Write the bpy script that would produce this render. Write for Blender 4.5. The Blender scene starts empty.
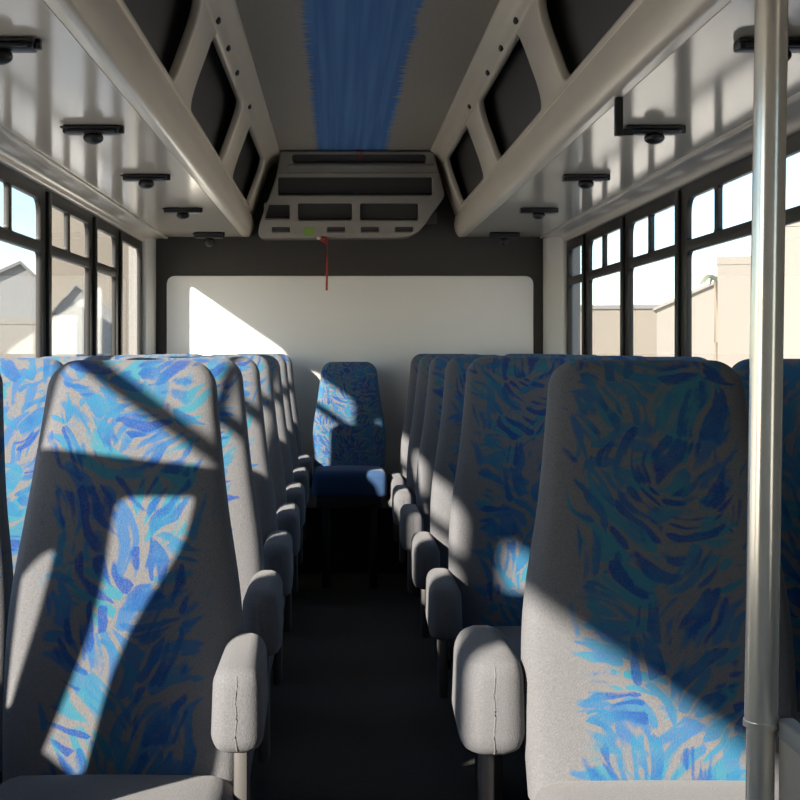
import bpy, bmesh, math, random
from mathutils import Vector, Matrix
R = math.radians
random.seed(5)
scene = bpy.context.scene
col = scene.collection
F = 1225.0            # focal length in pixels of the 800-pixel frame
H = 1.20              # eye height
CX = -0.086           # camera x (bus centre line is x = 0)
YB = 6.60             # rear wall
def P(px, py, d):     # a point seen at pixel (px,py) at depth d
    return Vector((CX + (px-338.0)*d/F, d, H + (350.0-py)*d/F))

# ------------------------------------------------------------------ materials
def new_mat(name):
    m = bpy.data.materials.new(name); m.use_nodes = True
    nt = m.node_tree; nt.nodes.clear()
    out = nt.nodes.new('ShaderNodeOutputMaterial')
    b = nt.nodes.new('ShaderNodeBsdfPrincipled')
    nt.links.new(b.outputs[0], out.inputs[0])
    return m, nt, b
class G:
    """tiny node-graph helper"""
    def __init__(s, nt): s.nt = nt
    def val(s, sock, v):
        if hasattr(v, 'is_output'): s.nt.links.new(v, sock)
        else: sock.default_value = v
    def math(s, op, a, b=0.0, c=None, clamp=False):
        n = s.nt.nodes.new('ShaderNodeMath'); n.operation = op; n.use_clamp = clamp
        s.val(n.inputs[0], a); s.val(n.inputs[1], b)
        if c is not None: s.val(n.inputs[2], c)
        return n.outputs[0]
    def vmath(s, op, a, b=(0,0,0)):
        n = s.nt.nodes.new('ShaderNodeVectorMath'); n.operation = op
        s.val(n.inputs[0], a)
        if op == 'SCALE': s.val(n.inputs['Scale'], b)
        else: s.val(n.inputs[1], b)
        return n.outputs[0]
    def sep(s, v):
        n = s.nt.nodes.new('ShaderNodeSeparateXYZ'); s.val(n.inputs[0], v); return n.outputs
    def comb(s, x, y, z=0.0):
        n = s.nt.nodes.new('ShaderNodeCombineXYZ'); s.val(n.inputs[0], x); s.val(n.inputs[1], y); s.val(n.inputs[2], z); return n.outputs[0]
    def noise(s, v, scale, detail=2.0, rough=0.5):
        n = s.nt.nodes.new('ShaderNodeTexNoise'); s.val(n.inputs['Vector'], v)
        n.inputs['Scale'].default_value = scale; n.inputs['Detail'].default_value = detail; n.inputs['Roughness'].default_value = rough
        return n
    def mix(s, f, a, b):
        n = s.nt.nodes.new('ShaderNodeMix'); n.data_type = 'RGBA'
        s.val(n.inputs[0], f); s.val(n.inputs[6], a); s.val(n.inputs[7], b); return n.outputs[2]
    def ramp(s, f, lo, hi):
        n = s.nt.nodes.new('ShaderNodeMapRange'); n.interpolation_type = 'SMOOTHSTEP'
        s.val(n.inputs[0], f); s.val(n.inputs[1], lo); s.val(n.inputs[2], hi); return n.outputs[0]
    def obj(s):
        n = s.nt.nodes.new('ShaderNodeTexCoord'); return n.outputs['Object']
    def bump(s, b, h, strength, dist=0.002):
        n = s.nt.nodes.new('ShaderNodeBump'); n.inputs['Strength'].default_value = strength; n.inputs['Distance'].default_value = dist
        s.val(n.inputs['Height'], h); s.nt.links.new(n.outputs[0], b.inputs['Normal'])
def simple(name, c, rough=0.5, metal=0.0, var=0.06, scale=9.0, bump=0.0, bscale=200.0, coat=0.0):
    m, nt, b = new_mat(name); g = G(nt); o = g.obj()
    n = g.noise(o, scale, 3.0)
    lo = tuple(max(0, v*(1-var)) for v in c)+(1,); hi = tuple(min(1, v*(1+var)) for v in c)+(1,)
    nt.links.new(g.mix(n.outputs[0], lo, hi), b.inputs['Base Color'])
    b.inputs['Roughness'].default_value = rough; b.inputs['Metallic'].default_value = metal
    if coat: b.inputs['Coat Weight'].default_value = coat; b.inputs['Coat Roughness'].default_value = 0.08
    if bump: g.bump(b, g.noise(o, bscale, 2.0).outputs[0], bump)
    return m
GREY = (0.130, 0.131, 0.143, 1)
def fabric(name, pattern=True, half=0.145, dens=1.0, cover=1.0, base=GREY):
    m, nt, b = new_mat(name); g = G(nt); o = g.obj()
    fine = g.noise(o, 330.0, 2.0, 0.75)
    mid = g.noise(o, 14.0, 3.0)
    grey = g.mix(g.math('MULTIPLY_ADD', fine.outputs[0], 1.6, -0.3, clamp=True), tuple(v*0.74 for v in base[:3])+(1,), tuple(v*1.26 for v in base[:3])+(1,))
    colr = grey
    if pattern:
        info = nt.nodes.new('ShaderNodeObjectInfo')
        rnd = g.math('MULTIPLY', info.outputs['Random'], 37.0)
        x, y, z = g.sep(o)
        warp = g.noise(g.comb(x, z, rnd), 5.0, 2.0)
        wx, wy, wz = g.sep(warp.outputs['Color'])
        px = g.math('ADD', x, g.math('MULTIPLY', g.math('SUBTRACT', wx, 0.5), 0.10))
        pz = g.math('ADD', z, g.math('MULTIPLY', g.math('SUBTRACT', wy, 0.5), 0.10))
        blotch = g.noise(g.comb(x, z, rnd), 38.0, 3.0, 0.7).outputs[0]
        front = g.ramp(g.math('ADD', y, g.math('MULTIPLY', z, -0.0)), 9, 10)
        blend = g.noise(g.comb(x, z, g.math('ADD', rnd, 9.0)), 11.0, 2.0).outputs[0]
        def layer(seed, cell, tilt, spread, across, along, thr, c1, c2, colr):
            sc = cell*dens
            p = g.comb(g.math('ADD', g.math('MULTIPLY', px, sc), seed), g.math('ADD', g.math('MULTIPLY', pz, sc), rnd), 0.0)
            v = nt.nodes.new('ShaderNodeTexVoronoi'); v.voronoi_dimensions = '2D'; v.feature = 'F1'
            v.inputs['Scale'].default_value = 1.0; v.inputs['Randomness'].default_value = 0.9
            nt.links.new(p, v.inputs['Vector'])
            dx, dy, _ = g.sep(g.vmath('SUBTRACT', p, v.outputs['Position']))
            r1, r2, r3 = g.sep(v.outputs['Color'])
            cxp, _, _ = g.sep(v.outputs['Position'])
            sgn = g.math('SIGN', g.math('SUBTRACT', cxp, seed))
            ve = nt.nodes.new('ShaderNodeTexVoronoi'); ve.voronoi_dimensions = '2D'; ve.feature = 'DISTANCE_TO_EDGE'
            ve.inputs['Scale'].default_value = 1.0; ve.inputs['Randomness'].default_value = 0.9; nt.links.new(p, ve.inputs['Vector'])
            rim = g.ramp(ve.outputs['Distance'], 0.10, 0.0)
            ang = g.math('ADD', g.math('MULTIPLY', sgn, tilt), g.math('MULTIPLY_ADD', r1, 2*spread, -spread))
            ca, sa = g.math('COSINE', ang), g.math('SINE', ang)
            lx = g.math('ADD', g.math('MULTIPLY', dx, ca), g.math('MULTIPLY', dy, sa))
            ly = g.math('SUBTRACT', g.math('MULTIPLY', dy, ca), g.math('MULTIPLY', dx, sa))
            ly = g.math('ADD', ly, g.math('MULTIPLY', g.math('MULTIPLY', lx, lx), g.math('MULTIPLY_ADD', r2, 1.2, -0.6)))
            st = g.noise(g.comb(g.math('MULTIPLY', lx, along/cell), g.math('MULTIPLY', ly, across/cell), g.math('MULTIPLY', r3, 90.0)), 1.0, 1.0, 0.4).outputs[0]
            st = g.math('ADD', st, g.math('MULTIPLY', g.math('SUBTRACT', blotch, 0.5), 0.22))
            over = g.math('MAXIMUM', g.math('SUBTRACT', g.math('ABSOLUTE', x), half-0.025), 0.0)
            st = g.math('SUBTRACT', st, g.math('MULTIPLY', over, 5.0))
            st = g.math('SUBTRACT', st, g.math('MULTIPLY', rim, 0.10))
            mk = g.ramp(st, thr-0.055, thr+0.065)
            low = g.math('MULTIPLY', mk, g.math('MULTIPLY_ADD', fine.outputs[0], 1.5, 0.10, clamp=True))
            c = g.mix(g.ramp(g.math('ADD', g.math('MULTIPLY', r2, 0.35), g.math('MULTIPLY', blend, 0.75)), 0.40, 0.70), c1, c2)
            return g.mix(low, colr, c)
        colr = layer(3.1, 9.5, 0.80, 0.7, 50.0, 8.5, 0.490-0.03*(cover-1), (0.020,0.155,0.225,1), (0.026,0.100,0.245,1), colr)
        colr = layer(17.7, 10.5, 0.75, 0.9, 54.0, 9.5, 0.510-0.03*(cover-1), (0.010,0.050,0.215,1), (0.022,0.130,0.24,1), colr)
    nt.links.new(colr, b.inputs['Base Color'])
    b.inputs['Roughness'].default_value = 0.95
    b.inputs['Sheen Weight'].default_value = 0.12; b.inputs['Sheen Roughness'].default_value = 0.5
    b.inputs['Specular IOR Level'].default_value = 0.15
    hsum = g.math('ADD', fine.outputs[0], g.math('MULTIPLY', mid.outputs[0], 0.6))
    g.bump(b, hsum, 0.55, 0.0025)
    return m
M = {}
M['fab_seat'] = fabric('patterned_seat_fabric')
M['fab_wide'] = fabric('patterned_seat_fabric_wide', half=0.152)
M['fab_rear'] = fabric('patterned_rear_fabric', half=0.3, dens=1.9, cover=1.25)
M['fab_plain'] = fabric('plain_grey_fabric', pattern=False)
M['fab_blue'] = fabric('plain_blue_fabric', pattern=False, base=(0.03, 0.07, 0.16, 1))
M['gloss'] = simple('gloss_white_panel', (0.62,0.56,0.47), 0.12, var=0.04, scale=3)
M['mould'] = simple('moulded_cream_plastic', (0.80,0.705,0.565), 0.24, var=0.05, scale=5)
M['console'] = simple('console_plastic', (0.31,0.28,0.235), 0.35, var=0.06)
M['cove'] = simple('cove_plastic', (0.62,0.56,0.48), 0.2, var=0.05, scale=4)
M['pillar'] = simple('pillar_plastic', (0.62,0.62,0.60), 0.4, var=0.04)
M['panelw'] = simple('rear_white_panel', (0.82,0.79,0.74), 0.42, var=0.05, scale=2.2)
M['darkwall'] = simple('dark_vinyl', (0.042,0.038,0.034), 0.7, var=0.12, scale=30, bump=0.2)
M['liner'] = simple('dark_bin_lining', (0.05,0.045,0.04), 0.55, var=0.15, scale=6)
M['black'] = simple('black_frame', (0.010,0.009,0.008), 0.42, var=0.2)
M['blackp'] = simple('black_plastic', (0.012,0.012,0.012), 0.4, var=0.2)
M['rubber'] = simple('black_rubber_floor', (0.046,0.046,0.043), 0.75, var=0.4, scale=60, bump=0.35, bscale=300)
M['metal'] = simple('brushed_steel', (0.93,0.87,0.78), 0.20, 0.65, var=0.05, scale=40)
M['bracket'] = simple('grey_plastic_bracket', (0.085,0.08,0.08), 0.5)
M['frame'] = simple('dark_seat_frame', (0.03,0.03,0.033), 0.5, 0.3)
M['lower'] = simple('lower_wall_grey', (0.26,0.25,0.24), 0.7)
M['modesty'] = simple('beige_grey_panel', (0.34,0.29,0.24), 0.45)
M['rail'] = simple('grey_plastic_rail', (0.27,0.265,0.25), 0.4)
M['red'] = simple('red_strap', (0.42,0.025,0.02), 0.6)
M['green'] = simple('green_sticker', (0.22,0.36,0.07), 0.6)
M['bwhite'] = simple('white_render_wall', (0.20,0.187,0.168), 0.9)
M['bcream'] = simple('cream_render_wall', (0.172,0.152,0.128), 0.9)
M['bgrey'] = simple('grey_cladding', (0.17,0.175,0.18), 0.85)
M['roofg'] = simple('grey_roofing', (0.13,0.13,0.13), 0.8)
M['bglass'] = simple('dark_window_glass', (0.05,0.06,0.07), 0.15)
M['asphalt'] = simple('pale_concrete_yard', (0.76,0.69,0.59), 0.9, var=0.10, scale=0.6)
M['dimmer'] = simple('grey_dimming_strip', (0.36,0.35,0.335), 0.9, var=0.12, scale=1.5)
M['bark'] = simple('palm_bark', (0.2,0.16,0.12), 0.9)
M['leaf'] = simple('palm_leaf', (0.17,0.18,0.12), 0.7)
M['buspaint'] = simple('white_bus_paint', (0.7,0.7,0.68), 0.3)
def glass_mat():
    m = bpy.data.materials.new('window_glass'); m.use_nodes = True; nt = m.node_tree; nt.nodes.clear()
    out = nt.nodes.new('ShaderNodeOutputMaterial'); mx = nt.nodes.new('ShaderNodeMixShader')
    tr = nt.nodes.new('ShaderNodeBsdfTransparent'); tr.inputs[0].default_value = (0.95,0.965,0.96,1)
    gl = nt.nodes.new('ShaderNodeBsdfGlossy'); gl.inputs['Roughness'].default_value = 0.02; gl.inputs[0].default_value = (0.9,0.95,1,1)
    lw = nt.nodes.new('ShaderNodeLayerWeight'); lw.inputs[0].default_value = 0.5
    g = G(nt)
    fac = g.math('MULTIPLY_ADD', g.math('POWER', lw.outputs['Facing'], 5.0), 0.5, 0.02)
    nt.links.new(fac, mx.inputs[0]); nt.links.new(tr.outputs[0], mx.inputs[1]); nt.links.new(gl.outputs[0], mx.inputs[2])
    nt.links.new(mx.outputs[0], out.inputs[0]); return m
M['glass'] = glass_mat()
def ceiling_mat():
    m, nt, b = new_mat('ceiling_fabric'); g = G(nt); o = g.obj()
    x, y, z = g.sep(o)
    n = g.noise(o, 60.0, 3.0)
    rib = g.noise(g.comb(g.math('MULTIPLY', x, 3.0), g.math('MULTIPLY', y, 26.0), 0.0), 1.6, 3.0).outputs[0]
    edge = g.math('ADD', g.math('ABSOLUTE', g.math('ADD', x, 0.016)), g.math('MULTIPLY', g.math('SUBTRACT', rib, 0.5), 0.11))
    mask = g.math('SUBTRACT', 1.0, g.ramp(edge, 0.165, 0.185))
    streak = g.noise(g.comb(g.math('MULTIPLY', x, 30.0), g.math('MULTIPLY', y, 0.5), 0.0), 1.0, 2.0).outputs[0]
    blue = g.mix(g.ramp(streak, 0.35, 0.7), (0.06,0.18,0.46,1), (0.11,0.27,0.56,1))
    grey = g.mix(n.outputs[0], (0.33,0.29,0.24,1), (0.40,0.355,0.295,1))
    nt.links.new(g.mix(mask, grey, blue), b.inputs['Base Color'])
    b.inputs['Roughness'].default_value = 0.9
    g.bump(b, n.outputs[0], 0.3)
    return m
M['ceil'] = ceiling_mat()

# ------------------------------------------------------------------ mesh helpers
def link(name, bm_or_me, mat, parent=None, smooth=True, angle=40):
    if isinstance(bm_or_me, bmesh.types.BMesh):
        me = bpy.data.meshes.new(name); bm_or_me.to_mesh(me); bm_or_me.free()
    else: me = bm_or_me
    me.materials.clear(); me.materials.append(mat)
    if smooth:
        for p in me.polygons: p.use_smooth = True
        try: me.set_sharp_from_angle(angle=R(angle))
        except Exception: pass
    o = bpy.data.objects.new(name, me); col.objects.link(o)
    if parent: o.parent = parent
    return o
def empty(name, loc=(0,0,0)):
    o = bpy.data.objects.new(name, None); o.location = loc; o.empty_display_size = 0.1; col.objects.link(o); return o
def tag(o, label, cat, group=None):
    o['label'] = label; o['category'] = cat
    if group: o['group'] = group
    return o
def struct(o): o['kind'] = 'structure'; return o
def add_box(bm, x0,x1,y0,y1,z0,z1, bev=0.0, seg=2):
    vs = [bm.verts.new((x,y,z)) for x in (x0,x1) for y in (y0,y1) for z in (z0,z1)]
    idx = [(0,1,3,2),(4,6,7,5),(0,4,5,1),(2,3,7,6),(0,2,6,4),(1,5,7,3)]
    fs = [bm.faces.new([vs[i] for i in f]) for f in idx]
    if bev:
        es = list({e for f in fs for e in f.edges})
        bmesh.ops.bevel(bm, geom=es, offset=bev, segments=seg, profile=0.5, affect='EDGES')
def box(*a, **k):
    bm = bmesh.new(); add_box(bm, *a, **k); bmesh.ops.recalc_face_normals(bm, faces=bm.faces); return bm
def add_tube(bm, pts, r, seg=12, caps=True):
    pts = [Vector(p) for p in pts]; rings = []
    rr = r if isinstance(r, (list, tuple)) else [r]*len(pts)
    for i, p in enumerate(pts):
        t = (pts[min(i+1,len(pts)-1)]-pts[max(i-1,0)]).normalized()
        a = t.cross(Vector((0,0,1)))
        if a.length < 1e-3: a = t.cross(Vector((0,1,0)))
        a.normalize(); b = t.cross(a).normalized()
        rings.append([bm.verts.new(p + (a*math.cos(k*2*math.pi/seg) + b*math.sin(k*2*math.pi/seg))*rr[i]) for k in range(seg)])
    for i in range(len(rings)-1):
        for k in range(seg):
            bm.faces.new((rings[i][k], rings[i][(k+1)%seg], rings[i+1][(k+1)%seg], rings[i+1][k]))
    if caps: bm.faces.new(rings[0][::-1]); bm.faces.new(rings[-1])
def tube(*a, **k):
    bm = bmesh.new(); add_tube(bm, *a, **k); bmesh.ops.recalc_face_normals(bm, faces=bm.faces); return bm
def loft(loops, close_ends=True):
    bm = bmesh.new(); rs = [[bm.verts.new(p) for p in l] for l in loops]; n = len(rs[0])
    for i in range(len(rs)-1):
        for k in range(n): bm.faces.new((rs[i][k], rs[i][(k+1)%n], rs[i+1][(k+1)%n], rs[i+1][k]))
    if close_ends: bm.faces.new(rs[0][::-1]); bm.faces.new(rs[-1])
    bmesh.ops.recalc_face_normals(bm, faces=bm.faces); return bm
def catmull(pts, n=6, closed=True):
    out = []; N = len(pts)
    for i in range(N if closed else N-1):
        g = lambda j: Vector(pts[j % N] if closed else pts[max(0,min(N-1,j))])
        p0,p1,p2,p3 = g(i-1),g(i),g(i+1),g(i+2)
        for k in range(n):
            t = k/n
            out.append(0.5*((2*p1)+(p2-p0)*t+(2*p0-5*p1+4*p2-p3)*t*t+(3*p1-p0-3*p2+p3)*t**3))
    if not closed: out.append(Vector(pts[-1]))
    return out
def sweep_y(profile, ys):     # profile of (x,z) swept along y
    return loft([[(p[0], y, p[1]) for p in profile] for y in ys])
def rounded(pts, r, seg=6):
    pts = [Vector(p) for p in pts]; out = []; n = len(pts)
    for i, p in enumerate(pts):
        rr = r[i] if isinstance(r, (list,tuple)) else r
        a = (pts[i-1]-p); b = (pts[(i+1)%n]-p)
        if rr <= 1e-6: out.append(p); continue
        k = min(rr, a.length*0.49, b.length*0.49)
        A = p + a.normalized()*k; B = p + b.normalized()*k
        for s in range(seg+1):
            t = s/seg; out.append((1-t)**2*A + 2*t*(1-t)*p + t*t*B)
    return out
def plate(outer, holes, thick, bev, origin, ex, ey, en):
    """flat plate with holes; outline in (u,v); returns mesh placed in 3-D"""
    cu = bpy.data.curves.new('tmp','CURVE'); cu.dimensions = '2D'; cu.fill_mode = 'BOTH'
    cu.extrude = max(1e-4, thick/2-bev); cu.bevel_depth = bev; cu.bevel_resolution = 2; cu.offset = -bev
    for loop in [outer]+list(holes):
        sp = cu.splines.new('POLY'); sp.points.add(len(loop)-1); sp.use_cyclic_u = True
        for i, p in enumerate(loop): sp.points[i].co = (p[0],p[1],0,1)
    ob = bpy.data.objects.new('tmp', cu); col.objects.link(ob)
    dg = bpy.context.evaluated_depsgraph_get()
    me = bpy.data.meshes.new_from_object(ob.evaluated_get(dg))
    bpy.data.objects.remove(ob); bpy.data.curves.remove(cu)
    o, ex, ey, en = Vector(origin), Vector(ex), Vector(ey), Vector(en)
    for v in me.vertices: v.co = o + ex*v.co.x + ey*v.co.y + en*v.co.z
    bm = bmesh.new(); bm.from_mesh(me); bpy.data.meshes.remove(me)
    bmesh.ops.remove_doubles(bm, verts=bm.verts, dist=1e-5)
    bmesh.ops.recalc_face_normals(bm, faces=bm.faces)
    return bm
def copy_tree(o, parent=None):
    c = o.copy(); col.objects.link(c)
    if parent: c.parent = parent
    for ch in list(o.children): copy_tree(ch, c)
    return c

# ------------------------------------------------------------------ shell of the bus
YF = -1.30; WX = 1.12
struct(link('floor', box(-1.16,1.16,YF,YB+0.06,-0.06,0.0), M['rubber'], smooth=False))
struct(link('ceiling', box(-0.46,0.46,YF,YB,2.22,2.25), M['ceil'], smooth=False))
struct(link('trim_1', box(-1.18,1.18,YF,YB+0.06,2.30,2.36), M['buspaint'], smooth=False))   # roof skin
SILL, WTOP = 0.74, 1.765
for s, nm in ((-1,'left'),(1,'right')):
    xs = sorted((s*1.115, s*1.18))
    bm = box(xs[0],xs[1],YF,YB+0.06,0.0,SILL)
    add_box(bm, xs[0],xs[1],YF,YB+0.06,WTOP,2.30)
    add_box(bm, xs[0],xs[1],6.40,YB+0.06,SILL,WTOP)
    for ya, yb in ([(YF,0.085)] if s < 0 else [(YF,-1.0),(0.22,2.595)]): add_box(bm, xs[0],xs[1],ya,yb,SILL,WTOP)
    struct(link('wall_'+nm, bm, M['lower'] , smooth=False))
    # moulded corner pillar between last window and rear wall
    x1, x2 = s*1.113, (1.018 if s > 0 else -1.066)
    prof = rounded([(x1,6.385),(s*1.085,6.385),(x2,6.50),(x2,YB-0.001),(x1,YB-0.001)], [0.003,0.02,0.05,0.003,0.003])
    lp = [[(p[0],p[1],z) for p in prof] for z in (0.0,1.80)]
    struct(link('trim_2' if s<0 else 'trim_3', loft(lp), M['pillar']))
struct(link('wall_back', box(-1.16,1.16,YB,YB+0.06,0.0,2.30), M['darkwall'], smooth=False))
# white rear panel with rounded corners
a = P(167,276,YB); b_ = P(533,276,YB)
o_ = rounded([(a.x,0.35),(b_.x,0.35),(b_.x,a.z),(a.x,a.z)], [0.03,0.03,0.05,0.05])
struct(link('trim_4', plate(o_, [], 0.016, 0.004, (0,YB-0.008,0), (1,0,0),(0,0,1),(0,1,0)), M['panelw']))
# front bulkhead behind the camera
struct(link('wall_front', box(-1.16,1.16,YF-0.06,YF,0.0,2.30), M['pillar'], smooth=False))

# ------------------------------------------------------------------ windows
starts = [2.53, 3.36, 4.19, 5.02, 5.83, 6.335]
starts_left = [0.02, 0.90, 1.88, 2.53, 3.36, 4.21, 5.03, 5.63, 6.335]
wn = 0
for s in (-1,1):
    if s < 0: starts, starts_right = starts_left, starts
    else: starts = starts_right
    bays = [(starts[i]+0.065, starts[i+1]+0.065) for i in range(len(starts)-1)]
    if s > 0: bays.append((-1.0,0.22))
    for i, (y0, y1) in enumerate(bays):
        wn += 1
        root = struct(empty('window_%d' % wn, (s*WX, (y0+y1)/2, SILL)))
        hw = (y1-y0)/2; hh = WTOP-SILL
        bx, top = 0.062, hh-0.048
        mid = 1.555-SILL
        outer = [(-hw,0),(hw,0),(hw,hh),(-hw,hh)]
        low = rounded([(-hw+bx,0.05),(hw-bx,0.05),(hw-bx,mid-0.02),(-hw+bx,mid-0.02)], 0.03)
        holes = [low]
        if s < 0 and i in (0, len(starts)-2):
            holes = [rounded([(-hw+bx,0.05),(hw-bx,0.05),(hw-bx,top),(-hw+bx,top)], [0.03,0.03,0.05,0.05])]
        elif hw > 0.3:
            mx = 0.03*s
            holes.append(rounded([(-hw+bx,mid+0.02),(mx-0.014,mid+0.02),(mx-0.014,top),(-hw+bx,top)], [0.015,0.015,0.015,0.055]))
            holes.append(rounded([(mx+0.014,mid+0.02),(hw-bx,mid+0.02),(hw-bx,top),(mx+0.014,top)], [0.015,0.015,0.055,0.015]))
        else:
            holes.append(rounded([(-hw+bx,mid+0.02),(hw-bx,mid+0.02),(hw-bx,top),(-hw+bx,top)], [0.015,0.015,0.05,0.05]))
        f = link('window_frame', plate(outer, holes, 0.020, 0.004, (s*-0.004,0,0), (0,1,0),(0,0,1),(s,0,0)), M['black'], root)
        link('window_pane', box(-0.002,0.002,-hw+bx-0.01,hw-bx+0.01,0.04,top+0.008), M['glass'], root, smooth=False)
        # slim inner rail that stands proud of each post
        link('post_cover', box(*sorted((-s*0.012,-s*0.026)),-hw+0.006,-hw+0.046,0.0,hh-0.01,bev=0.005), M['black'], root)

# ------------------------------------------------------------------ overhead luggage racks
YR0, YR1 = -1.25, YB-0.004
ops = [(-0.72,0.45),(0.76,1.92),(2.22,3.40),(3.70,4.83),(5.20,6.27)]
for s, nm in ((-1,'left'),(1,'right')):
    root = tag(empty('luggage_rack', (s*0.8, 0, 1.80)), 'cream moulded overhead luggage rack along the %s side of the bus' % nm, 'luggage rack', 'overhead luggage racks')
    off = Vector((-s*0.8, 0, -1.80))
    def rl(name, bm, mat, **k):
        bmesh.ops.translate(bm, verts=bm.verts, vec=off); return link(name, bm, mat, root, **k)
    p0, p1 = Vector((s*0.558,0,1.925)), Vector((s*0.459,0,2.195))
    ev = (p1-p0).normalized(); L = (p1-p0).length; en = Vector((0,1,0)).cross(ev)
    outer = [(YR0,0),(YR1,0),(YR1,L),(YR0,L)]
    sb, st = 0.022, 0.255
    holes = [rounded([(a+0.0,sb+0.0),(b,sb),(b+0.0,st),(a,st)], [0.10,0.05,0.10,0.05], 8) for a,b in ops]
    rl('fascia', plate(outer, holes, 0.03, 0.009, p0, (0,1,0), ev, en), M['mould'], angle=50)
    prof = rounded([(s*.63,1.812),(s*.563,1.806),(s*.541,1.846),(s*.538,1.885),(s*.549,1.936),(s*.60,1.945),(s*.63,1.90)], [0.004,0.016,0.03,0.03,0.014,0.01,0.01])
    rl('lower_rail', sweep_y(prof, [YR0,2,4,YR1]), M['mould'], angle=60)
    prof = rounded([(s*.478,2.165),(s*.452,2.160),(s*.430,2.19),(s*.385,2.214),(s*.385,2.235),(s*.47,2.235)], [0.01,0.018,0.03,0.012,0.003,0.003])
    rl('upper_flange', sweep_y(prof, [YR0,2,4,YR1]), M['mould'], angle=60)
    rl('underside_panel', box(*sorted((s*.60,s*1.02)),YR0,YR1,1.808,1.822), M['gloss'], smooth=False)
    prof = rounded([(s*1.000,1.822),(s*1.000,1.796),(s*1.045,1.800),(s*1.082,1.79),(s*1.093,1.764),(s*1.118,1.764),(s*1.118,1.822)], [0.004,0.012,0.03,0.03,0.01,0.002,0.002])
    rl('cove_rail', sweep_y(prof, [YR0,2,4,YR1]), M['cove'], angle=60)
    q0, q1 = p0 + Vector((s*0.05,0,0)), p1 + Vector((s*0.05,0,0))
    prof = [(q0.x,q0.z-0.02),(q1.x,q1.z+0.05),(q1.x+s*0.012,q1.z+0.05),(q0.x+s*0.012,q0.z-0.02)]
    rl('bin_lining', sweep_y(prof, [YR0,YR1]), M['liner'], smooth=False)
    rl('panel_seam', sweep_y([(s*.4665,2.170),(s*.4615,2.164),(s*.4605,2.168),(s*.4655,2.174)], [YR0,YR1]), M['frame'], smooth=False)
    for k, y in enumerate((2.95,3.28,3.62,3.95,4.3,4.9)):
        c = bmesh.new(); bmesh.ops.create_uvsphere(c, u_segments=10, v_segments=6, radius=0.014, matrix=Matrix.Translation((s*0.440,y,2.174)) @ Matrix.Diagonal((0.6,1.5,0.8,1)))
        rl('rack_screw', c, M['frame'])

# ------------------------------------------------------------------ black fixtures under the racks
def fixture():
    root = empty('reading_light')
    bm = box(-0.076,0.076,-0.022,0.022,-0.022,0.0,bev=0.005)
    link('light_housing', bm, M['blackp'], root)
    bm = box(-0.080,0.080,-0.034,-0.018,-0.010,-0.004,bev=0.002)
    add_box(bm, -0.066,0.066,-0.032,-0.02,-0.020,-0.014,bev=0.002)
    link('louvre', bm, M['frame'], root)
    bm = bmesh.new(); bmesh.ops.create_uvsphere(bm, u_segments=16, v_segments=10, radius=0.028, matrix=Matrix.Translation((0.004,0,-0.032)) @ Matrix.Diagonal((1.0,0.9,0.62,1)))
    k = link('lamp_eye', bm, M['blackp'], root)
    bm = box(0.074,0.088,-0.008,0.008,-0.020,0.0,bev=0.003)
    link('end_clip', bm, M['blackp'], root)
    return root
fx = fixture()
fy = [2.40,3.33,4.25,5.25,6.33]
words = ['farthest, beside the rear wall','second from the rear wall','third from the rear wall','fourth from the rear wall','nearest to the camera']
first = True
for s, nm in ((-1,'left'),(1,'right')):
    for k, y in enumerate(fy):
        o = fx if first else copy_tree(fx); first = False
        o.location = (s*0.755 + (0.015 if s>0 else 0), y, 1.808)
        if k == 4: o.scale = (0.95,1.0,1.5)
        tag(o, 'small black light fixture under the %s luggage rack, %s' % (nm, words[4-k]), 'light', 'black fixtures under the luggage racks')

hb = tag(empty('bracket', (0.590, 2.95, 1.808)), 'short black upright bracket hanging from the edge of the right luggage rack', 'bracket')
link('bracket_plate', box(-0.009,0.009,-0.012,0.012,-0.092,0.0,bev=0.003), M['blackp'], hb)
link('bracket_foot', box(-0.009,0.034,-0.010,0.010,-0.092,-0.076,bev=0.003), M['blackp'], hb)

# ------------------------------------------------------------------ rear overhead console
def dplane(py):       # depth on the console's sloping face for a pixel row
    u = 350.0-py
    return (1.015 + 2.05*6.25)/(u/F + 2.05)
con = tag(empty('overhead_console', (0.0, YB, 1.80)), 'cream overhead console with dark openings above the rear wall', 'console')
c0 = Vector((CX,6.25,H+1.015)); cs = Vector((0,1,-2.05)).normalized()
cn = Vector((1,0,0)).cross(cs)
def cuv(px, py):
    d = dplane(py); p = P(px,py,d) - c0
    return (p.x, p.dot(cs))
outl = rounded([cuv(*q) for q in [(281,151),(433,151),(445,196),(436,208),(416,237),(258,238),(259,225),(276,178)]], [0.01,0.01,0.03,0.05,0.10,0.06,0.03,0.03])
def rect(x0,y0,x1,y1,r=0.012): return rounded([cuv(x0,y0),cuv(x1,y0),cuv(x1,y1),cuv(x0,y1)], r)
holes = [rect(292,154,426,163,0.02), rect(278,177,432,195), rect(264,203,291,220), rect(298,203,352,220), rect(360,203,418,220)]
holes += [rect(x-9,226.5,x+9,231.5,0.006) for x in (281,336,370,404)]
def cl(name, bm, mat, parent=con, **k):
    bmesh.ops.translate(bm, verts=bm.verts, vec=-Vector((0,YB,1.80))); return link(name, bm, mat, parent, **k)
cl('console_fascia', plate(outl, holes, 0.024, 0.006, c0, (1,0,0), cs, cn), M['console'])
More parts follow.
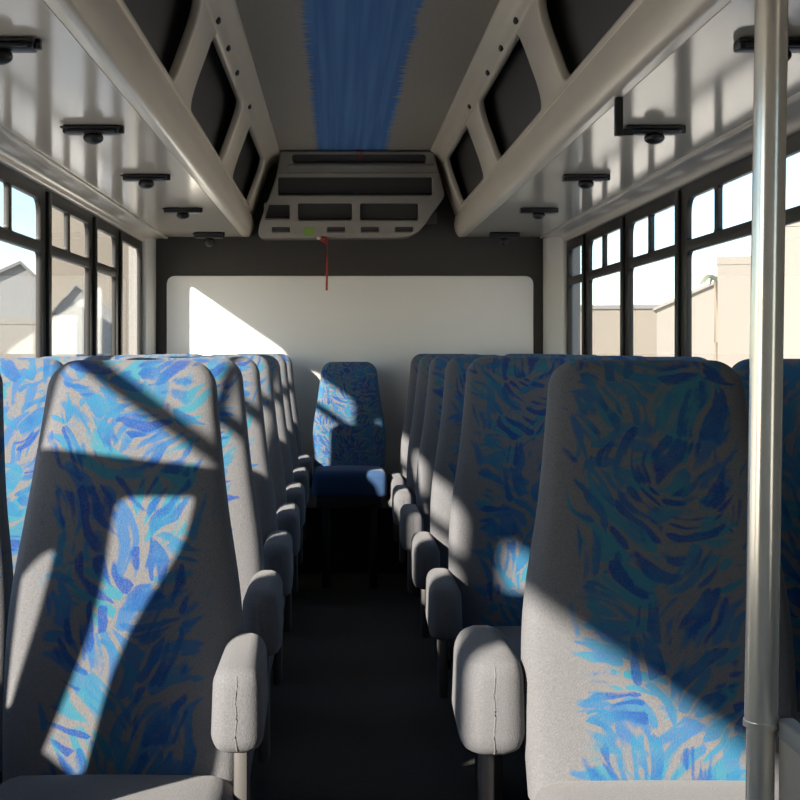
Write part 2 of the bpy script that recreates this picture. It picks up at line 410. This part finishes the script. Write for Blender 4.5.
# shell behind the fascia back to the rear wall
pts3 = [c0 + Vector((1,0,0))*p[0] + cs*p[1] for p in outl]
ins = [Vector((q.x, max(q.y+0.004,q.y), q.z)) for q in pts3]
bm = bmesh.new(); A = [bm.verts.new(q+Vector((0,0.012,0))) for q in ins]; B = [bm.verts.new((q.x,YB-0.002,q.z)) for q in ins]; n = len(A)
for k in range(n): bm.faces.new((A[k],A[(k+1)%n],B[(k+1)%n],B[k]))
bmesh.ops.recalc_face_normals(bm, faces=bm.faces)
cl('console_shell', bm, M['console'])
cen = sum(pts3, Vector())/n
def backing(px0,py0,px1,py1,depth,mat,name,px2=None):
    q = [c0 + Vector((1,0,0))*p[0] + cs*p[1] + Vector((0,depth,0)) for p in rounded([cuv(px0,py0),cuv(px1,py0),cuv(px1,py1),cuv(px2 or px0,py1)],0)]
    cl(name, loft([[p for p in q],[p+Vector((0,0.01,0)) for p in q]]), mat, smooth=False)
backing(278,172,438,223,0.05,M['liner'],'cavity_lining',261)
backing(286,152,434,169,0.035,M['bracket'],'tray_back')
backing(268,225,414,233,0.022,M['bracket'],'slot_back')
# shelf lip of the tray
q = [P(x,y,dplane(y)-0.012) for x,y in ((288,166),(434,166))]
cl('tray_lip', tube([q[0],q[1]], 0.011, 10), M['console'])
q = [P(x,y,dplane(y)-0.010) for x,y in ((279,173.5),(437,173.5))]
cl('tray_edge', tube([q[0],q[1]], 0.009, 10), M['console'])

# red strap hanging from the console, red tag on its tray, green sticker
d = dplane(237)-0.02
pt = P(327,239,d)
st = tag(empty('strap', pt), 'thin red strap hanging from the underside of the rear console', 'strap')
bm = tube([Vector((0,0,0)),Vector((0.001,0,-0.12)),Vector((-0.002,0,-0.27))], [0.006,0.005,0.006], 8); link('strap_tail', bm, M['red'], st)
bm = tube([Vector((-0.040,0.0,0.002)),Vector((-0.02,0,-0.012)),Vector((0,0,-0.022))], 0.006, 8)
add_tube(bm, [Vector((0,0,0.006)),Vector((-0.012,0,0.004)),Vector((-0.03,0,0.010))], 0.006, 8); link('strap_loop', bm, M['red'], st)
link('strap_anchor', box(-0.055,-0.034,-0.008,0.010,-0.004,0.012,bev=0.003), M['mould'], st)
p = P(360,151.5,dplane(152)-0.03)
tag(link('ribbon', tube([p+Vector((-0.022,0,0.002)),p+Vector((0,0,0.004)),p+Vector((0.018,0,0)),p+Vector((0.004,0,-0.012)),p+Vector((0.0,0.0,-0.05))], 0.004, 8), M['red']), 'small red ribbon tied at the top edge of the rear console', 'ribbon')
p0_ = [cuv(304,227),cuv(314,226),cuv(314,234),cuv(304,235)]
bm = plate([Vector(q) for q in p0_], [], 0.003, 0.0005, c0+cn*(0.0135 if cn.y<0 else -0.0135), (1,0,0), cs, cn)
tag(link('sticker', bm, M['green'], smooth=False), 'small green sticker on the lower edge of the rear console', 'sticker')

# ------------------------------------------------------------------ seats
WV = [(0,.44),(.1,.452),(.2,.456),(.33,.455),(.43,.446),(.5,.430),(.6,.400),(.7,.376),(.8,.358),(.9,.338),(1,.322)]
def wfun(v):
    for (a,wa),(b,wb) in zip(WV,WV[1:]):
        if v <= b:
            t = (v-a)/(b-a); return wa+(wb-wa)*t
    return WV[-1][1]
def smoothw(v):
    return sum(wfun(min(1,max(0,v+dv))) for dv in (-.08,-.04,0,.04,.08))/5
def backrest_bm(zb, zt, wscale, topscale, lean, nh=34, na=56):
    loops = []
    rt = 0.055
    hs = [i/nh for i in range(nh+1)]
    hgt = zt-zb
    zs = [zb+ (hgt-rt)*i/nh for i in range(nh)] + [zt-rt+rt*math.sin(R(a)) for a in range(0,91,9)]
    for z in zs:
        v = (z-zb)/hgt
        k = wscale*(1+(topscale-1)*v)
        hw = smoothw(v)*k/2
        ht = 0.055-0.014*v
        yc = lean*v + 0.012*math.sin(math.pi*min(1,v*1.6)) - 0.02*math.sin(math.pi*v) + ht
        if z > zt-rt:
            q = (z-(zt-rt))/rt; c = math.sqrt(max(0,1-q*q))
            hw = hw - rt*(1-c) if True else hw
            ht = ht*(0.25+0.75*math.sqrt(max(0,1-q**3)))
            if q > 0.999: hw -= 0.0; ht = ht*0.6
        lp = []
        for a in range(na):
            t = 2*math.pi*a/na
            ca, sa = math.cos(t), math.sin(t)
            ex = 2/6.5; ey = 2/2.6
            x = hw*math.copysign(abs(ca)**ex, ca); y = ht*math.copysign(abs(sa)**ey, sa)
            if y < 0: y *= 0.9 + 0.14*(abs(x)/max(hw,1e-3))**3 if abs(x) < hw*0.93 else 0.98
            lp.append((x, yc+y, z))
        loops.append(lp)
    return loft(loops)
def pillow_bm(w, d, h, r, crown=0.0, seg=5, cuts=6):
    bm = bmesh.new(); add_box(bm, -w/2,w/2,-d/2,d/2,-h/2,h/2)
    bmesh.ops.bevel(bm, geom=list(bm.edges), offset=r, segments=seg, profile=0.5, affect='EDGES')
    if crown:
        bmesh.ops.subdivide_edges(bm, edges=[e for e in bm.edges if e.calc_length()>min(w,d)*0.3], cuts=cuts, use_grid_fill=True)
        for v in bm.verts:
            u, q = v.co.x/(w/2), v.co.y/(d/2)
            if v.co.z > 0: v.co.z += crown*(1-u*u)*(1-q*q)
    bmesh.ops.recalc_face_normals(bm, faces=bm.faces)
    return bm
def make_seat(arm=0, cd=0.46, arm_x=0.232, arm_top=0.662, arm_y=-0.15, aw=0.090, ah=0.152, wscale=1.0, topscale=1.0, sz=0.42, top=1.18, lean=0.15, fab='fab_seat', cush='fab_plain', platform=0.0):
    root = empty('bus_seat')
    link('backrest', backrest_bm(sz-0.05, top, wscale, topscale, lean), M[fab], root, angle=70)
    w = 0.452*wscale
    bm = pillow_bm(w, cd, 0.135, 0.05 if cd > 0.4 else 0.03, crown=0.012); bmesh.ops.translate(bm, verts=bm.verts, vec=(0,0.035-cd/2,sz-0.068))
    # rolled front edge
    for v in bm.verts:
        if v.co.y < -0.3: v.co.z -= 0.02*((-0.3-v.co.y)/0.125)
    cu = link('seat_cushion', bm, M[cush], root, angle=70)
    bm = box(-w/2+0.02,w/2-0.02,0.06-cd,0.04,sz-0.185,sz-0.13,bev=0.008); link('seat_frame', bm, M['frame'], root)
    zf = platform
    for sx in (-1,1):
        bm = box(sx*w*0.32-0.02,sx*w*0.32+0.02,0.14-cd,-0.02,zf,sz-0.18,bev=0.006); link('leg', bm, M['frame'], root)
    if arm:
        ln = 0.26; rr = min(aw,ah)*0.36
        bm = pillow_bm(aw, ln, ah, rr, seg=6)
        for v in bm.verts:
            t = (v.co.z/(ah/2)); f = (ln/2 - v.co.y)/ln
            v.co.x *= 1.0 - 0.06*t - 0.10*(1-f)
            v.co.z -= 0.012*(f)**2
        bmesh.ops.translate(bm, verts=bm.verts, vec=(arm*arm_x, arm_y+ln/2, arm_top-ah/2))
        a = link('armrest', bm, M['fab_plain'], root, angle=80)
        xx = arm*arm_x
        bm = box(xx-0.013,xx+0.013,arm_y+0.10,arm_y+0.17,sz-0.19,arm_top-ah+0.03,bev=0.008)
        link('armrest_bracket', bm, M['bracket'], a)
        # stitched seam down the front of the pad
        pts = []
        for k in range(17):
            zz = (ah/2-0.012)*(1-2*k/16); q = max(0.0, abs(zz)-(ah/2-rr))
            pts.append(Vector((xx+0.0012*math.sin(k*0.9), arm_y+rr-math.sqrt(rr*rr-q*q)+0.0002, arm_top-ah/2+zz-0.012)))
        bm = tube(pts, 0.0016, 6)
        link('seam', bm, M['fab_plain'], a)
    return root
ordn = ['first','second','third','fourth','fifth','sixth','seventh']
protoLA = make_seat(arm=1)
LY = [2.25+0.667*k for k in range(7)]
for k, y in enumerate(LY):
    o = protoLA if k == 0 else copy_tree(protoLA)
    o.location = (-0.493, y, 0)
    tag(o, 'grey and blue patterned aisle seat on the left, %s row from the front' % ordn[k], 'seat', 'aisle seats on the left side')
protoLF = make_seat(wscale=0.78)
protoLW = make_seat(wscale=0.82)
for k, y in enumerate(LY):
    o = protoLF if k == 0 else (protoLW if k == 1 else copy_tree(protoLW))
    o.location = (-0.918 if k == 0 else -0.908, y+(0.13 if k == 0 else 0.02), 0)
    tag(o, 'grey and blue patterned window seat on the left, %s row from the front' % ordn[k], 'seat', 'window seats on the left side')
RY = [2.22, 3.46, 4.17, 4.94, 5.64, 6.25]
r1 = make_seat(arm=-1, arm_x=0.314, arm_top=0.645, arm_y=0.03, aw=0.124, ah=0.192, wscale=1.12, topscale=1.02, fab='fab_wide')
r1.location = (0.516, RY[0], 0)
tag(r1, 'wide grey and blue patterned aisle seat on the right, nearest to the pole', 'seat', 'aisle seats on the right side')
protoRA = make_seat(arm=-1, arm_x=0.255, arm_top=0.572, arm_y=-0.16)
for k, y in enumerate(RY[1:]):
    o = protoRA if k == 0 else copy_tree(protoRA)
    o.location = (0.462, y, 0)
    tag(o, 'grey and blue patterned aisle seat on the right, %s row from the front' % ordn[k+1], 'seat', 'aisle seats on the right side')
protoRW = make_seat(wscale=0.72)
protoRX = make_seat(wscale=0.84)
for k, y in enumerate(RY):
    o = protoRW if k == 0 else (protoRX if k == 1 else copy_tree(protoRX))
    o.location = (0.905, y+(0.42 if k == 0 else 0.02), 0)
    if k == 0: o.location.x = 0.932
    tag(o, 'grey and blue patterned window seat on the right, %s row from the front' % ordn[k], 'seat', 'window seats on the right side')
rear = make_seat(wscale=0.82, topscale=1.07, sz=0.60, top=1.138, lean=0.10, cd=0.30, fab='fab_rear', cush='fab_blue')
rear.location = (-0.028, 6.32, 0)
tag(rear, 'single blue patterned seat facing down the aisle against the rear wall', 'seat')

# ------------------------------------------------------------------ pole and modesty panel at the right front
dp = 1.22
top_, bot = P(772,-20,dp), P(761,722,dp)
pole = tag(empty('grab_pole', (bot.x, dp, 0)), 'tall brushed steel grab pole at the right front', 'pole')
dirv = (top_-bot)/(top_.z-bot.z)
T = bot + dirv*(2.22-bot.z); B0 = bot + dirv*(0.0-bot.z)
org = Vector((bot.x,dp,0))
link('upper_tube', tube([bot-org, T-org], 0.0160, 28), M['metal'], pole)
link('lower_tube', tube([B0-org, bot-org], 0.0138, 28), M['metal'], pole)
link('collar', tube([bot-org-dirv*0.004, bot-org+dirv*0.002], 0.0172, 28), M['metal'], pole)
link('floor_flange', tube([B0-org, B0-org+dirv*0.012], 0.04, 24), M['metal'], pole)
link('ceiling_flange', tube([T-org-dirv*0.014, T-org], 0.022, 24), M['metal'], pole)
xm = bot.x + 0.023; zm = bot.z+0.010
mp = tag(empty('modesty_panel', (xm, 0.8, 0)), 'beige grey modesty panel beside the foot of the steel pole', 'panel')
link('panel_board', box(-0.008,0.008,-0.50,0.415,0.08,zm-0.016,bev=0.003), M['modesty'], mp)
link('top_rail', box(-0.010,0.010,-0.52,0.418,zm-0.024,zm-0.004,bev=0.005,seg=3), M['rail'], mp)
for yy in (-0.45,0.35): link('leg', box(-0.012,0.012,yy-0.015,yy+0.015,0,0.085), M['frame'], mp)

# low partition out of view, added to shape sunlight on the first left seat
pp = tag(empty('gobo_panel', (-0.87, 1.93, 0)), 'added out-of-view beige grey partition panel with slanted cut-outs ahead of the front left seats', 'gobo')
h1 = rounded([(-0.972,0.62),(-0.855,0.62),(-0.835,0.87),(-0.727,1.09),(-0.727,1.192),(-0.895,1.192),(-0.897,0.97)], [0.01,0.02,0.12,0.08,0.03,0.03,0.1])
h2 = rounded([(-1.060,1.03),(-1.015,1.078),(-0.972,1.088),(-0.990,0.93),(-1.022,0.76),(-1.060,0.76)], [0.01,0.03,0.02,0.05,0.01,0.01])
ou = rounded([(-1.105,0.0),(-0.635,0.0),(-0.635,1.232),(-1.105,1.292)], [0.005,0.005,0.04,0.03])
bm = plate(ou, [h1,h2], 0.03, 0.004, (0.87,0,0), (1,0,0),(0,0,1),(0,1,0)); link('panel_board', bm, M['modesty'], pp)
bm = box(-0.225,0.225,-0.02,0.02,0.0,0.03,bev=0.004); link('floor_rail', bm, M['frame'], pp)

# ------------------------------------------------------------------ outside
GZ = -0.9
struct(link('dimming_strip', box(-11.0,-1.6,-40,40,GZ,GZ+0.01), M['dimmer'], smooth=False))  # unseen darker ground, added to dim reflections in the left rack underside
gnd = struct(link('ground', box(-150,150,-120,260,GZ-0.1,GZ), M['asphalt'], smooth=False))
def bld(name, label, px0, px1, d, depth, pytop, mat, ridge=None, rmat='roofg', eave=0.15):
    pc = (px0+px1)/2; ang = math.atan((pc-338)/F)
    hx, hy = (px1-px0)*d/F/2/math.cos(ang), depth/2
    h = H + (350-pytop)*d/F - GZ
    loc = Vector((CX+(pc-338)*d/F, d, GZ)) + Vector((math.sin(ang), math.cos(ang), 0))*hy
    root = tag(empty(name, loc), label, 'building'); root.rotation_euler.z = -ang
    bm = box(-hx,hx,-hy,hy,0,h)
    if ridge:
        ax = (ridge[0]-pc)*d/F; az = H + (350-ridge[1])*d/F - GZ
        v = [bm.verts.new(p) for p in ((-hx,-hy,h),(hx,-hy,h),(ax,-hy,az),(-hx,hy,h),(hx,hy,h),(ax,hy,az))]
        for f in ((0,1,2),(5,4,3),(0,2,5,3),(1,4,5,2)): bm.faces.new([v[i] for i in f])
        bmesh.ops.recalc_face_normals(bm, faces=bm.faces)
        link('wall', bm, M[mat], root, smooth=False)
        for e in (-hx, hx):
            sl = (az-h)/abs(e-ax); e2 = e + math.copysign(eave, e); ez = h - eave*sl
            q = [(e2,ez),(ax,az),(ax,az+0.12),(e2,ez+0.12)]
            link('roof_slope', sweep_y(q, [-hy-0.2,hy+0.2]), M[rmat], root, smooth=False)
    else:
        link('wall', bm, M[mat], root, smooth=False)
        link('roof', box(-hx-eave,hx+eave,-hy-eave,hy+eave,h,h+0.2), M[rmat], root, smooth=False)
    return root
# right hand side
bld('building','white flat block outside, straight behind the steel pole', 721,787,30,6,264,'bwhite',rmat='bwhite',eave=0.02)
bld('building','taller white block outside, right of the steel pole', 800,1000,22,6,222,'bwhite',rmat='bwhite',eave=0.02)
bld('building','white gabled hall outside, between the last posts before the pole', 660,745,52,8,309,'bwhite',ridge=(722,281),rmat='bwhite')
bld('building','long low cream building with grey roof outside the right rear windows', 535,665,66,8,309,'bcream',rmat='roofg')
# left hand side
bld('building','grey gabled house outside the left front window', -25,42,45,8,286,'bgrey',ridge=(20,264),rmat='roofg')
bld('building','tall cream building outside the left rear windows', 50,200,62,8,205,'bcream',ridge=(150,120),rmat='bcream')
bld('boundary_wall','low white wall in front of the houses on the left', -60,44,36,0.5,324,'bwhite',rmat='bwhite',eave=0.02)
bld('outbuilding','small white box shaped outbuilding outside the left windows', 54,76,33,2.0,323,'bwhite',rmat='bwhite',eave=0.02)
bld('outbuilding','small grey gabled outbuilding beside the cream building', 56,112,52,4,312,'bgrey',ridge=(76,286),rmat='bgrey')
def bx(px, d): return CX + (px-338)*d/F
def hz(py, d): return H + (350-py)*d/F - GZ
pd = 48
pm = tag(empty('palm_tree', (bx(716,pd), pd, GZ)), 'thin palm with drooping fronds above the white hall outside', 'tree')
zt = hz(281,pd)
link('trunk', tube([(0,0,0),(0.05,0,zt*0.5),(0,0,zt)], [0.16,0.12,0.09], 10), M['bark'], pm)
for a in (150, 168, 20, 200, 60, 110):
    q = []
    for k in range(7):
        t = k/6; q.append((0.75*t*math.cos(R(a)), 0.5*t*math.sin(R(a*1.7)), zt+0.28*math.sin(math.pi*t*0.8)-0.35*t*t))
    link('frond', tube(q, [0.03,0.06,0.07,0.07,0.06,0.04,0.01], 6), M['leaf'], pm)

# ------------------------------------------------------------------ light and camera
LD = Vector((1.0, 1.08, -0.70)).normalized()
sun = bpy.data.lights.new('sun','SUN'); sun.energy = 14.8; sun.angle = R(1.3); sun.color = (1.0,0.885,0.755)
so = bpy.data.objects.new('sun', sun); col.objects.link(so); so.location = (-20,-20,20)
so.rotation_euler = LD.to_track_quat('-Z','Y').to_euler()
w = bpy.data.worlds.new('world'); scene.world = w; w.use_nodes = True; nt = w.node_tree; nt.nodes.clear()
out = nt.nodes.new('ShaderNodeOutputWorld'); bg = nt.nodes.new('ShaderNodeBackground'); sky = nt.nodes.new('ShaderNodeTexSky')
sky.sky_type = 'NISHITA'; sky.sun_disc = False; sky.sun_elevation = R(26); sky.sun_rotation = math.atan2(-1.0,-1.08)
sky.air_density = 1.0; sky.dust_density = 0.6; sky.ozone_density = 2.5
bg.inputs['Strength'].default_value = 0.30
nt.links.new(sky.outputs[0], bg.inputs[0]); nt.links.new(bg.outputs[0], out.inputs[0])
cam = bpy.data.cameras.new('camera'); co = bpy.data.objects.new('camera', cam); col.objects.link(co)
co.location = (CX, 0, H); co.rotation_euler = (R(90),0,0)
cam.sensor_width = 36; cam.lens = 36*F/800; cam.shift_x = (400-338)/800; cam.shift_y = -50/800; cam.clip_start = 0.02; cam.clip_end = 500
scene.camera = co
vs = scene.view_settings; vs.view_transform = 'Standard'; vs.look = 'None'; vs.gamma = 1.0; vs.exposure = 0.22; vs.use_curve_mapping = False
